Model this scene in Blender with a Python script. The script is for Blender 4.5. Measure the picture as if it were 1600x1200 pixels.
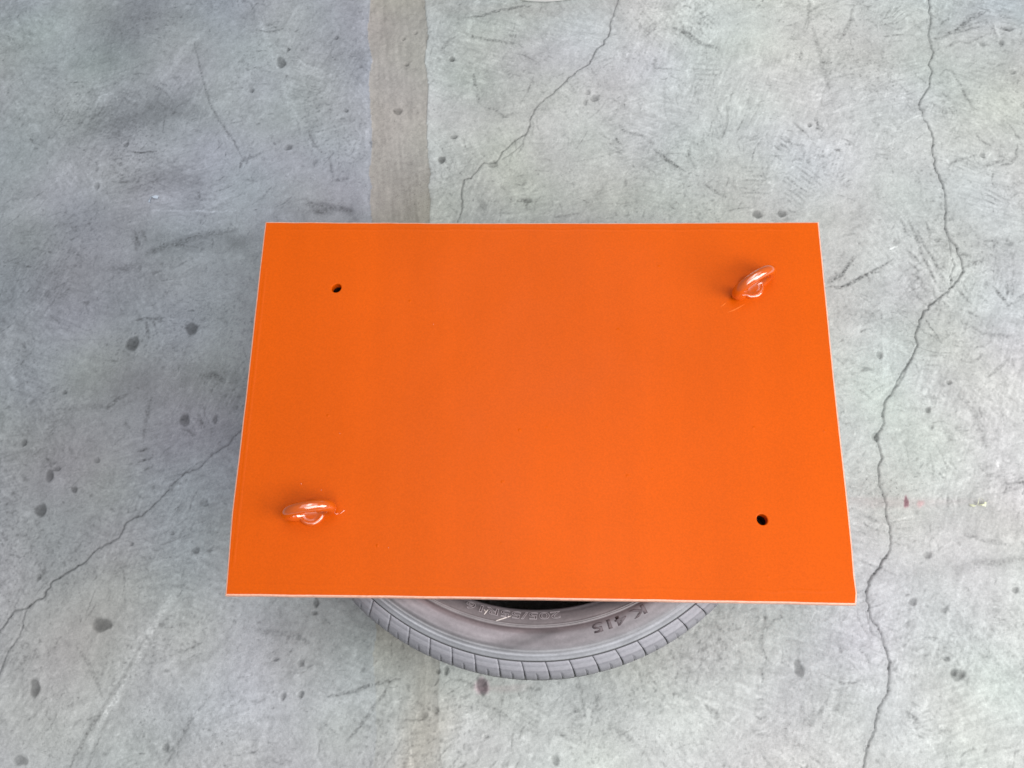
import bpy, bmesh, math, random
import numpy as np
from mathutils import Vector, Matrix, Euler

random.seed(4); rng = np.random.default_rng(11)
for o in list(bpy.data.objects): bpy.data.objects.remove(o)
scene = bpy.context.scene
C = scene.collection

# ------------------------------------------------------------------ camera
CAM = Vector((0.0064, -0.3604, 1.3388))
EUL = Euler((0.3277, 0.0295, 0.0162), 'XYZ')
FPX = 1500.0
cd = bpy.data.cameras.new('camera'); cam = bpy.data.objects.new('camera', cd); C.objects.link(cam)
cam.location = CAM; cam.rotation_euler = EUL
cd.sensor_width = 36.0; cd.lens = 36.0 * FPX / 1600.0
cd.clip_start = 0.02; cd.clip_end = 200
scene.camera = cam

# ------------------------------------------------------------------ light: a covered yard, daylight from an open side, pale roof above
world = bpy.data.worlds.new('World'); scene.world = world; world.use_nodes = True
bg = world.node_tree.nodes['Background']
bg.inputs[0].default_value = (0.93, 0.96, 1.0, 1); bg.inputs[1].default_value = 0.12

def area(name, loc, target, sx, sy, power, col):
    l = bpy.data.lights.new(name, 'AREA'); l.shape = 'RECTANGLE'; l.size = sx; l.size_y = sy
    l.energy = power; l.color = col
    o = bpy.data.objects.new(name, l); C.objects.link(o); o.location = loc
    o.rotation_euler = (Vector(target) - Vector(loc)).to_track_quat('-Z', 'Y').to_euler()
    return o
area('door_light', (2.3, -0.9, 1.6), (0.0, 0.1, 0.1), 1.7, 1.6, 52, (1.0, 0.988, 0.965))
area('skylight', (1.4, -2.3, 4.0), (0.0, 0.0, 0.0), 4.0, 2.8, 150, (0.97, 0.985, 1.0))
area('pale_roof', (0.3, 0.6, 4.7), (0.3, 0.6, 0.0), 5.0, 5.0, 84, (0.96, 0.98, 1.0))
area('sheen_strip', (0.1, 1.5, 4.6), (0.1, 1.5, 0.0), 1.2, 3.6, 42, (0.97, 0.985, 1.0))  # unseen overhead lamp, added to give the plate its central sheen

vs = scene.view_settings
vs.view_transform = 'Standard'; vs.look = 'None'; vs.gamma = 1.0; vs.exposure = 0.0; vs.use_curve_mapping = False
scene.render.engine = 'CYCLES'
scene.cycles.max_bounces = 8

# ------------------------------------------------------------------ helpers
RM = np.array(EUL.to_matrix()); CP = np.array(CAM)
def at(x, y, z=0.0):
    """a surveyed point of the photograph laid on the level z, in metres"""
    x = np.asarray(x, float); y = np.asarray(y, float)
    d = np.stack([(x - 800) / FPX, (600 - y) / FPX, -np.ones_like(x)], -1) @ RM.T
    return CP + ((z - CP[2]) / d[..., 2])[..., None] * d

def tag(o, label=None, cat=None, group=None, kind=None):
    if label: o['label'] = label
    if cat: o['category'] = cat
    if group: o['group'] = group
    if kind: o['kind'] = kind
    return o
def empty(name, loc=(0, 0, 0)):
    o = bpy.data.objects.new(name, None); C.objects.link(o); o.location = loc; o.empty_display_size = 0.05
    return o
def link(name, me, parent=None, mat=None):
    o = bpy.data.objects.new(name, me); C.objects.link(o)
    if mat is not None and not me.materials: me.materials.append(mat)
    if parent is not None: o.parent = parent
    return o
def mesh(name, v, f, smooth=True):
    me = bpy.data.meshes.new(name); me.from_pydata([tuple(map(float, p)) for p in v], [], [tuple(map(int, q)) for q in f]); me.update()
    if smooth: me.polygons.foreach_set('use_smooth', np.ones(len(me.polygons), bool))
    return me
def quadmesh(name, v, q):
    """v (n,3) q (m,4) numpy, fast"""
    me = bpy.data.meshes.new(name); n, m = len(v), len(q)
    me.vertices.add(n); me.vertices.foreach_set('co', np.ascontiguousarray(v, np.float32).ravel())
    me.loops.add(4 * m); me.loops.foreach_set('vertex_index', np.ascontiguousarray(q, np.int32).ravel())
    me.polygons.add(m); me.polygons.foreach_set('loop_start', np.arange(0, 4 * m, 4, dtype=np.int32))
    me.polygons.foreach_set('use_smooth', np.ones(m, bool)); me.update(calc_edges=True); me.validate()
    return me
def setcol(me, rgb):
    a = me.color_attributes.new('Col', 'FLOAT_COLOR', 'POINT')
    c = np.ones((len(rgb), 4), np.float32); c[:, :3] = rgb; a.data.foreach_set('color', c.ravel())

class N:
    """small node-graph helper"""
    def __init__(s, name):
        s.m = bpy.data.materials.new(name); s.m.use_nodes = True; s.t = s.m.node_tree
        s.b = s.t.nodes['Principled BSDF']
    def n(s, ty, **k):
        x = s.t.nodes.new(ty)
        for a, v in k.items():
            if a.startswith('i_'): x.inputs[a[2:]].default_value = v
            else: setattr(x, a, v)
        return x
    def l(s, a, b): s.t.links.new(a, b)
    def noise(s, scale, detail=4, rough=.55, co='Object', map=None):
        tc = s.n('ShaderNodeTexCoord'); x = s.n('ShaderNodeTexNoise'); x.inputs['Scale'].default_value = scale
        x.inputs['Detail'].default_value = detail; x.inputs['Roughness'].default_value = rough
        src = tc.outputs[co]
        if map:
            mp = s.n('ShaderNodeMapping'); mp.inputs['Scale'].default_value = map; s.l(src, mp.inputs[0]); src = mp.outputs[0]
        s.l(src, x.inputs['Vector']); return x.outputs['Fac']
    def rng(s, f, a, b, c, d):
        x = s.n('ShaderNodeMapRange'); 
        for i, v in enumerate((a, b, c, d)): x.inputs[i + 1].default_value = v
        s.l(f, x.inputs[0]); return x.outputs[0]
    def mul(s, c, f):
        x = s.n('ShaderNodeVectorMath', operation='MULTIPLY'); s.l(c, x.inputs[0]); s.l(f, x.inputs[1]); return x.outputs[0]
    def bump(s, h, strength, dist, prev=None):
        x = s.n('ShaderNodeBump'); x.inputs['Strength'].default_value = strength; x.inputs['Distance'].default_value = dist
        s.l(h, x.inputs['Height'])
        if prev is not None: s.l(prev, x.inputs['Normal'])
        return x.outputs[0]
    def attr(s):
        x = s.n('ShaderNodeAttribute'); x.attribute_name = 'Col'; return x.outputs['Color']
    def set(s, **k):
        for a, v in k.items(): s.b.inputs[a].default_value = v

# ------------------------------------------------------------------ materials
def mat_concrete():
    g = N('worn_concrete')
    f1 = g.rng(g.noise(700, 3, .7), .3, .7, .86, 1.14)
    f2 = g.rng(g.noise(160, 4, .65), .3, .7, .95, 1.05)
    # crisp worn flecks, thick in some patches and absent in others
    fl = g.rng(g.noise(190, 6, .72), .56, .66, 0, 1); mk = g.rng(g.noise(6.5, 4, .6), .47, .68, 0, .42)
    mm = g.n('ShaderNodeMath', operation='MULTIPLY'); g.l(fl, mm.inputs[0]); g.l(mk, mm.inputs[1])
    f3 = g.rng(mm.outputs[0], 0, 1, 1, 0)
    fp = g.rng(g.noise(120, 6, .75, map=(1, .55, 1)), .58, .70, 0, 1); mk2 = g.rng(g.noise(5.0, 4, .6, map=(1.3, 1, 3)), .50, .70, 0, .16)
    m2 = g.n('ShaderNodeMath', operation='MULTIPLY'); g.l(fp, m2.inputs[0]); g.l(mk2, m2.inputs[1])
    f4 = g.rng(m2.outputs[0], 0, 1, 1, 2)
    c = g.mul(g.mul(g.mul(g.mul(g.attr(), f1), f2), f3), f4); g.l(c, g.b.inputs['Base Color'])
    g.l(g.rng(g.noise(14, 5), .3, .7, .62, .85), g.b.inputs['Roughness'])
    nb = g.bump(g.noise(420, 4, .7), .35, .0012)
    nb = g.bump(g.noise(60, 5, .6), .35, .004, nb)
    g.l(nb, g.b.inputs['Normal']); g.set(**{'Specular IOR Level': .3})
    return g.m
def mat_paint(name, rough=.36, coat=0.0, rnd=True, base=(0.650, 0.092, 0.0008), bump=1.0):
    g = N(name); col = g.n('ShaderNodeRGB'); col.outputs[0].default_value = (*base, 1)
    f = g.rng(g.noise(3.0, 4), .3, .7, .95, 1.05)
    f2 = g.rng(g.noise(1.2, 3, map=(9, .6, 1)), .3, .7, .955, 1.045)
    f3 = g.rng(g.noise(430, 3, .7), .3, .7, .93, 1.07)
    c = g.mul(g.mul(g.mul(col.outputs[0], f), f2), f3); g.l(c, g.b.inputs['Base Color'])
    g.l(g.rng(g.noise(9, 5), .3, .7, rough - .04, rough + .05), g.b.inputs['Roughness'])
    nb = g.bump(g.noise(420, 2, .5), .10 * bump, .0008)
    nb = g.bump(g.noise(22, 3, .5), .12 * bump, .004, nb)
    # dust nibs caught in the paint
    tc = g.n('ShaderNodeTexCoord'); v = g.n('ShaderNodeTexVoronoi'); v.inputs['Scale'].default_value = 26; v.inputs['Randomness'].default_value = 1
    g.l(tc.outputs['Object'], v.inputs['Vector'])
    nb = g.bump(g.rng(v.outputs['Distance'], .02, .055, 1, 0), .5 * bump, .0008, nb)
    g.l(nb, g.b.inputs['Normal'])
    g.set(**{'Specular IOR Level': .5 if coat else .10, 'Coat Weight': coat, 'Coat Roughness': .13, 'Coat IOR': 2.2})
    return g.m
def mat_rubber():
    g = N('dusty_rubber')
    f1 = g.rng(g.noise(260, 4, .7), .3, .7, .9, 1.1); f2 = g.rng(g.noise(30, 5, .6), .3, .7, .9, 1.1)
    g.l(g.mul(g.mul(g.attr(), f1), f2), g.b.inputs['Base Color'])
    g.l(g.rng(g.noise(20, 4), .3, .7, .5, .7), g.b.inputs['Roughness'])
    g.l(g.bump(g.noise(340, 3, .6), .15, .0008), g.b.inputs['Normal'])
    g.set(**{'Specular IOR Level': .4}); return g.m
def mat_plain(name, col, rough=.6, var=.08, spec=.4, scale=180):
    g = N(name); c = g.n('ShaderNodeRGB'); c.outputs[0].default_value = (*col, 1)
    g.l(g.mul(c.outputs[0], g.rng(g.noise(scale, 3), .3, .7, 1 - var, 1 + var)), g.b.inputs['Base Color'])
    g.set(Roughness=rough, **{'Specular IOR Level': spec}); return g.m
M_CONC = mat_concrete()
M_PLATE = mat_paint('orange_paint')
M_EYE = mat_paint('thick_orange_gloss_paint', .16, 1.0, base=(0.70, 0.115, 0.006), bump=.12)
M_RUN = mat_paint('lighter_orange_smear', .5, base=(.80, .16, .02))
M_EDGE = mat_plain('pale_edge_highlight', (.80, .42, .30), .4, .15, .5)  # bright edge line and halo of the plate painted as pale pink
M_RUB = mat_rubber()
M_LETTER = mat_plain('dark_lettering_rubber', (.105, .080, .086), .5, .2)
M_RIDGE = mat_plain('dusty_lettering_ridge', (.40, .355, .365), .6, .2)
M_HOLE = mat_plain('dark_hole_shade', (.05, .022, .018), .6, .2)  # maroon shade inside the holes put into the colour
M_CHALK = mat_plain('pale_scrape', (.70, .62, .58), .8, .15)

# ------------------------------------------------------------------ floor: two worn slabs and the filled joint between them
X0, X1, Y0, Y1, RES = -1.02, 0.89, -0.53, 0.88, 0.0016
NX = int((X1 - X0) / RES) + 1; NY = int((Y1 - Y0) / RES) + 1
gx = X0 + RES * np.arange(NX); gy = Y0 + RES * np.arange(NY)
GX, GY = np.meshgrid(gx, gy)            # [row=y, col=x]
PXM = 1060.0                             # photograph pixels per metre on the floor
FX = np.fft.fftfreq(NX, RES)[None, :]; FY = np.fft.fftfreq(NY, RES)[:, None]
def sn(lo, hi, beta=1.0, ang=0.0, ratio=1.0):
    """band-limited noise between two wavelengths (m), stretched along ang by ratio"""
    ca, sa = math.cos(ang), math.sin(ang)
    u = (FX * ca + FY * sa) * ratio; v = -FX * sa + FY * ca
    k = np.sqrt(u * u + v * v) + 1e-6
    amp = np.where((k > 1 / hi) & (k < 1 / lo), k ** (-beta), 0)
    z = np.fft.ifft2(np.fft.fft2(rng.standard_normal((NY, NX))) * amp).real
    return z / z.std()
def sstep(a, b, x):
    t = np.clip((x - a) / (b - a), 0, 1); return t * t * (3 - 2 * t)

LUM = np.ones((NY, NX)); HGT = np.zeros((NY, NX))
TINT = np.ones((NY, NX, 3))

GRIT = np.clip(.78 + .34 * sn(.0034, .016, .5), 0, 1.7)      # breaks rubbed marks up over the sand in the surface
def dist_poly(P, pad):
    """window slices and distance to the polyline P (metres), plus position along it 0..1"""
    lo = P.min(0) - pad; hi = P.max(0) + pad
    i0 = max(int((lo[0] - X0) / RES), 0); i1 = min(int((hi[0] - X0) / RES) + 2, NX)
    j0 = max(int((lo[1] - Y0) / RES), 0); j1 = min(int((hi[1] - Y0) / RES) + 2, NY)
    if i0 >= i1 or j0 >= j1: return None
    x = GX[j0:j1, i0:i1]; y = GY[j0:j1, i0:i1]
    D = np.full(x.shape, 9.0); T = np.zeros(x.shape)
    n = len(P) - 1
    for k in range(n):
        a, b = P[k], P[k + 1]; d = b - a; L2 = d @ d + 1e-12
        t = np.clip(((x - a[0]) * d[0] + (y - a[1]) * d[1]) / L2, 0, 1)
        q = np.hypot(x - a[0] - t * d[0], y - a[1] - t * d[1])
        m = q < D; D[m] = q[m]; T[m] = ((k + t) / n)[m]
    return (slice(j0, j1), slice(i0, i1)), D, T
def stroke(P, w, amt, soft=1.0, h=0.0, taper=True, metric=False, wob=None):
    """w: full width in photo pixels; amt: albedo change (-.5 = half as bright)"""
    P = np.asarray(P, float)
    if not metric: P = at(P[:, 0], P[:, 1])[:, :2]
    w = w / PXM
    r = dist_poly(P, w * (1 + 2 * soft) + 2 * RES)
    if r is None: return
    S, D, T = r
    hw = w / 2 * (np.sqrt(np.clip(4 * T * (1 - T), 0.02, 1)) if taper else 1.0)
    if wob is not None: hw = hw * wob(T)
    e = max(w * .5 * soft, RES * .8)
    a = 1 - sstep(-e * .5, e, D - hw)
    if taper: a = a * GRIT[S]
    LUM[S] *= np.clip(1 + amt * a, .3, 1.5)
    if h: HGT[S] += h * a
def jag(P, n=5, amp=1.6):
    """subdivide a polyline (photo px) with a fine random zigzag"""
    P = np.asarray(P, float); out = [P[0]]
    for a, b in zip(P[:-1], P[1:]):
        d = b - a; L = np.hypot(*d); k = max(int(L / n), 1); nrm = np.array([-d[1], d[0]]) / (L + 1e-6)
        for i in range(1, k + 1):
            out.append(a + d * i / k + (nrm * rng.normal(0, amp) * .6 if i < k else 0))
    return np.array(out)
def crack(P, w, amt, h=-.0022):
    Q = jag(P); c = rng.uniform(.55, 1.35, 400)
    for s in range(0, len(Q) - 1, 6):
        seg = Q[s:s + 7]
        stroke(seg, .54 * w * rng.uniform(.55, 1.4), amt * rng.uniform(.65, 1.05), .7, h, taper=False)
    stroke(Q, w * 2.6, amt * .16, 1.2, 0, taper=False)         # crumbled, dirty margin
    for s in range(0, len(Q) - 2, 3):                            # chipped crumbs along the edges
        if rng.random() < .5:
            p = Q[s] + rng.normal(0, 2.2, 2)
            blob(p[0], p[1], rng.uniform(.8, 1.9), rng.uniform(.8, 1.9), rng.choice([-.28, -.2, .1]), -.0005, 0)
def blob(x, y, rx, ry, amt, h=0.0, ang=0.0, soft=.35, rough=.25, tint=None):
    """irregular pit or stain centred at a photo pixel, radii in photo px"""
    c = at(x, y)[:2]; rx /= PXM; ry *= (1 + .30 * (1 - y / 1110)) / PXM; R = max(rx, ry) * (1.4 + soft)
    i0 = max(int((c[0] - R - X0) / RES), 0); i1 = min(int((c[0] + R - X0) / RES) + 2, NX)
    j0 = max(int((c[1] - R - Y0) / RES), 0); j1 = min(int((c[1] + R - Y0) / RES) + 2, NY)
    if i0 >= i1 or j0 >= j1: return
    S = (slice(j0, j1), slice(i0, i1)); dx = GX[S] - c[0]; dy = GY[S] - c[1]
    ca, sa = math.cos(ang), math.sin(ang); u = (dx * ca + dy * sa) / rx; v = (-dx * sa + dy * ca) / ry
    th = np.arctan2(v, u); ph = rng.uniform(0, 6.28, 3)
    q = np.hypot(u, v) * (1 + rough * (.5 * np.sin(2 * th + ph[0]) + .35 * np.sin(3 * th + ph[1]) + .25 * np.sin(5 * th + ph[2])))
    a = 1 - sstep(1 - soft, 1 + soft, q)
    LUM[S] *= 1 + amt * a
    if h: HGT[S] += h * a
    if tint is not None: TINT[S] *= 1 + a[..., None] * (np.array(tint) - 1)

# joint strip lines in metres (constant bearing)
def strip_edges(y):
    l = -0.2955 + (0.788 - y) * 0.0690
    r = -0.2007 + (0.787 - y) * 0.0632
    return l, r
SL, SR = strip_edges(GY)
wobl = .0020 * np.interp(GY[:, 0], np.linspace(Y0, Y1, 60), rng.normal(0, 1, 60))[:, None]
SL = SL + wobl; SR = SR - wobl * .8
in_strip = (GX > SL) & (GX < SR); left = GX <= SL
dl = GX - SL; dr = GX - SR

# --- base mottling
big = sn(.22, 1.4, 1.6); mid = sn(.05, .3, 1.3); fine = sn(.012, .06, 1.0); grain = sn(.0036, .014, .6)
LUM *= 1 + .035 * big + .034 * mid + .036 * fine + .044 * grain
# trowel / broom marks, direction wandering from patch to patch
for ang, rat in ((.3, 6), (1.2, 7), (2.2, 6), (2.8, 8)):
    m = sstep(.2, 1.4, sn(.16, .6, 1.2)); LUM *= 1 + .042 * m * sn(.004, .02, .5, ang, rat)
# scoured mottling: darker worn flecks gathered in patches
pat = sstep(.1, 1.6, sn(.10, .5, 1.2)); fl = sstep(.9, 1.9, sn(.005, .022, .7)); LUM *= 1 - .27 * pat * fl
pat = sstep(.2, 1.5, sn(.12, .5, 1.2)); fl = sstep(1.1, 2.2, sn(.005, .03, .8)); LUM *= 1 + .13 * pat * fl
HGT += .0006 * mid + .00022 * fine + .00010 * grain
# faint colour drift (lilac / green / warm), as laid concrete has
c1 = sn(.12, .7, 1.4); c2 = sn(.10, .6, 1.4)
TINT[..., 0] *= 1 + .013 * c1; TINT[..., 1] *= 1 + .013 * c2; TINT[..., 2] *= 1 - .010 * c1 - .006 * c2

# --- thousands of small scrapes with locally shared direction
field = 1.6 * sn(.25, .9, 1.5); dens = sn(.15, .6, 1.3)
for k in range(9500):
    x = rng.uniform(X0, X1); y = rng.uniform(Y0, Y1)
    i = int((x - X0) / RES); j = int((y - Y0) / RES)
    if dens[j, i] < rng.normal(-.2, 1.0): continue
    a = field[j, i] + rng.normal(0, .35); L = rng.gamma(2.0, .006)
    c = rng.normal(0, .25); n = 4; pts = []
    for t in np.linspace(-.5, .5, n): pts.append((x + L * t * math.cos(a + c * t), y + L * t * math.sin(a + c * t)))
    stroke(pts, rng.uniform(.7, 2.0), rng.choice([-.34, -.24, -.15, .10, .16]), .9, 0, metric=True)
# longer scuffs, dark and pale, and fans of parallel scrapes where things were dragged and trodden
def curve(x, y, a, L, bend_, n=6):
    return [(x + L * t * math.cos(a + bend_ * t), y + L * t * math.sin(a + bend_ * t)) for t in np.linspace(-.5, .5, n)]
for k in range(1500):
    x = rng.uniform(X0, X1); y = rng.uniform(Y0, Y1); i = int((x - X0) / RES); j = int((y - Y0) / RES)
    if dens[j, i] < rng.normal(.1 if x > -.2 else .5, .8): continue
    L = rng.gamma(2.5, .011); w = rng.uniform(1.6, 5.5)
    stroke(curve(x, y, field[j, i] + rng.normal(0, .6), L, rng.normal(0, 1.2)), w, rng.choice([-.28, -.20, -.14, -.10, .09, .13, .18]) * (1 if w < 3.5 else .7), 1.0, 0, metric=True)
for k in range(150):
    x = rng.uniform(-.1, X1) if k < 105 else rng.uniform(X0, X1); y = rng.uniform(Y0, Y1); a = rng.uniform(0, math.pi); n = rng.integers(4, 10); L = rng.uniform(.012, .038); sp = rng.uniform(.003, .006); am = rng.uniform(.12, .30)
    spread = rng.normal(0, .10)
    for q in range(n):
        o = (q - n / 2) * sp; stroke(curve(x - o * math.sin(a) + rng.normal(0, .003), y + o * math.cos(a) + rng.normal(0, .003), a + spread * (q - n / 2), L * rng.uniform(.5, 1.1), rng.normal(0, .4)), rng.uniform(1.4, 3.2), -am * rng.uniform(.4, 1.2), .9, 0, metric=True)
        if rng.random() < .5: stroke(curve(x - (o + sp / 2) * math.sin(a), y + (o + sp / 2) * math.cos(a), a + spread * (q - n / 2), L * rng.uniform(.5, 1.0), 0), 1.8, am * .6, .9, 0, metric=True)
for k in range(330):                                  # broad trowel smears
    x = rng.uniform(X0, X1); y = rng.uniform(Y0, Y1); i = int((x - X0) / RES); j = int((y - Y0) / RES)
    a = 1.3 * field[j, i] + rng.normal(0, .5); L = rng.uniform(.05, .17); bd = rng.normal(0, .9); am = rng.choice([-.085, -.06, -.045, .045, .06, .085]); w0 = rng.uniform(6, 20)
    stroke(curve(x, y, a, L, bd, 8), w0, am, 1.1, 0, metric=True)
    if rng.random() < .5: stroke(curve(x - .5 * w0 / PXM * math.sin(a), y + .5 * w0 / PXM * math.cos(a), a, L * .9, bd, 8), 2.2, -1.5 * am, .9, 0, metric=True)
# pinholes and specks
for k in range(1500):
    px = rng.uniform(-60, 1660); py = rng.uniform(-40, 1240); r = rng.gamma(2.2, .55) + .5
    blob(px, py, r, r * rng.uniform(.6, 1.3), -rng.uniform(.10, .34), -.0004, rng.uniform(0, 3), .5, .5)

# --- the slabs' own tone: the left pour is darker and bluer, the joint is a warm putty grey
LV = np.where(left, .86, 1.0)
SLABCOL = np.empty((NY, NX, 3)); SLABCOL[:] = (.450, .461, .449)
SLABCOL[left] = (.322, .340, .364)
# towards the bottom both pours look alike
fade = sstep(-.05, -.30, GY)[..., None]
SLABCOL = np.where(left[..., None], SLABCOL * (1 - .85 * fade) + np.array((.382, .388, .386)) * .85 * fade, SLABCOL)
st = np.array((.375, .356, .322)); sc = np.array((.388, .392, .381))
strip_lo = sstep(-.25, -.36, GY)[..., None]
SLABCOL[in_strip] = (st * (1 - strip_lo) + sc * strip_lo).repeat(NX, 1)[in_strip] if strip_lo.shape[1] == 1 else (st * (1 - strip_lo) + sc * strip_lo)[in_strip]
calm = np.where(GY > -.1, .55, .95)[in_strip]; LUM[in_strip] = 1 + (LUM[in_strip] - 1) * calm
LUM *= 1 + in_strip * .045 * sn(.006, .05, .8, math.pi / 2 + .12, 9)
# pale feathered laitance along both edges of the joint
LUM *= 1 + .13 * np.exp(-((dl + .006) / .007) ** 2) * (GY > -.2) + .10 * np.exp(-((dr - .012) / .013) ** 2) * (GY > 0)
LUM *= 1 - (.07 * np.exp(-(dl / .0026) ** 2) + .05 * np.exp(-(dr / .0026) ** 2)) * (GY > 0)
HGT += -.0010 * in_strip * (GY > -.1)
# --- broad stains
for (x, y, rx, ry, a, g, t) in [
    (200, 50, 70, 60, -.20, .3, None), (215, 170, 85, 30, -.20, .15, None), (30, 430, 120, 90, -.10, 0, None), (250, 560, 90, 60, -.08, .2, None), (150, 350, 120, 30, -.10, .1, None), (330, 640, 70, 60, -.10, 0, (1.02, .99, 1.02)), (400, 150, 80, 110, .08, 0, (1, 1, 1.02)), (420, 260, 110, 40, .05, 0, None), (90, 60, 90, 70, .07, 0, (.985, 1.01, .99)), (250, 185, 60, 18, -.12, .2, None),
    (255, 280, 60, 22, -.16, .1, None), (60, 130, 150, 120, .03, 0, (.99, 1.02, .99)), (300, 385, 80, 14, -.14, .15, None),
    (370, 378, 16, 14, -.16, 0, None), (130, 640, 170, 80, -.07, 0, (1.02, 1.0, .97)), (330, 590, 60, 20, -.10, .2, None),
    (160, 600, 60, 30, -.08, 0, None), (60, 470, 120, 120, -.05, 0, (1, 1, 1.02)), (510, 328, 45, 8, -.12, 0, None),
    (548, 332, 10, 8, -.30, 0, None), (430, 1060, 170, 120, .10, 0, (.985, .99, 1.025)), (90, 1000, 170, 150, -.06, 0, (1.015, 1.0, .98)), (120, 760, 150, 70, -.05, 0, (1.01, 1.0, .98)), (600, 1080, 120, 70, -.05, 0, (.99, 1.02, .98)),
    (660, 1150, 30, 60, -.02, 0, (1.06, 1.0, .93)), (560, 990, 110, 40, -.10, -.2, None), (480, 985, 80, 14, -.08, .1, None),
    (1500, 15, 60, 26, -.03, 0, (.95, 1.0, 1.02)), (1580, 10, 50, 30, -.04, 0, (.94, 1.0, 1.02)), (1380, 470, 70, 40, -.06, -.5, None),
    (1540, 880, 120, 14, -.14, .1, None), (1520, 810, 60, 16, -.13, 0, None), (1400, 785, 60, 8, -.07, 0, (1.03, .97, .98)),
    (1440, 1000, 140, 90, .03, 0, (1.01, .995, 1.0)), (950, 1120, 160, 60, .05, 0, (.99, 1.01, 1.0)), (1310, 430, 60, 40, -.05, 0, None),
    (840, 15, 90, 14, -.09, 0, (1.02, .99, .99)), (760, 20, 60, 22, -.07, .3, None), (1330, 350, 60, 30, -.09, .2, None),
    (1540, 500, 90, 9, -.10, -.1, None), (1250, 40, 22, 40, -.06, 0, None), (700, 190, 50, 90, .03, 0, None)]:
    blob(x, y, rx, ry, a * (1.5 if x < 420 and a < 0 else 1.0), 0, g, .9, .35, t)
# --- cracks
crack([(1451, -30), (1451, 0), (1453, 10), (1450.5, 19), (1454, 30), (1452, 47), (1453, 65), (1457.5, 85), (1451, 100), (1457, 110), (1453, 120), (1452.5, 135), (1442, 150), (1436, 162), (1441, 181), (1450, 197), (1458, 216), (1455.5, 232), (1461, 250), (1459, 257), (1467.5, 277), (1476, 299), (1479, 330), (1477, 350), (1479, 361), (1484.5, 373), (1493, 382), (1497, 398), (1502, 408), (1504, 425)], 2.2, -.62)
crack([(1504, 425), (1496, 438), (1488, 448), (1468, 465), (1451, 477), (1442, 490), (1434, 511), (1430, 526), (1434, 539), (1422, 564), (1408, 584), (1398, 605), (1381, 631), (1379, 644), (1381, 661), (1368, 682), (1378, 716), (1372, 731), (1373, 759), (1382, 777), (1385, 806), (1390, 821), (1390.6, 859), (1376, 881), (1366, 896), (1356, 909), (1354, 934), (1359, 964), (1376, 988), (1383, 1012), (1389, 1039), (1389, 1061), (1386, 1084), (1372, 1106), (1367, 1136), (1357, 1160), (1349, 1198), (1340, 1240)], 2.5, -.64)
crack([(1483, 373), (1485, 394), (1490, 417), (1483, 433), (1487, 448)], 1.3, -.42)
crack([(1353, 955), (1360, 986), (1377, 999)], 1.1, -.25)
crack([(1422, 560), (1410, 590), (1398, 606)], 1.0, -.35)
crack([(975, -30), (966, 0), (961, 14), (954, 34), (952, 52), (943.6, 69), (931.6, 77), (921, 100), (906, 108), (888.6, 120), (873, 137), (856, 151), (837, 168), (830, 182), (828, 196), (821, 210), (804, 220), (790, 234), (775, 253), (756, 254), (739, 273), (725, 280), (721, 299), (721, 330), (715, 344), (708, 380)], 1.8, -.56)
crack([(821, 210), (816, 225), (803, 237), (784, 249)], 1.0, -.40)
crack([(804, 220), (806, 232)], 1.0, -.35)
crack([(395, 655), (373, 675), (363, 683), (357, 695), (333, 708), (320, 722), (310, 732), (290, 738), (272, 753), (263, 765), (246, 784), (225, 802), (197, 817), (186, 840), (150, 860), (131, 879), (112, 890), (82, 907), (66, 935), (45, 947), (22, 954), (0, 984), (-30, 1010)], 1.9, -.56)
crack([(45, 947), (37, 960), (30, 994), (11, 1020), (2, 1044), (-14, 1080)], 1.3, -.34)
crack([(1420, 500), (1450, 520), (1472, 536)], .9, -.25)
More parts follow.
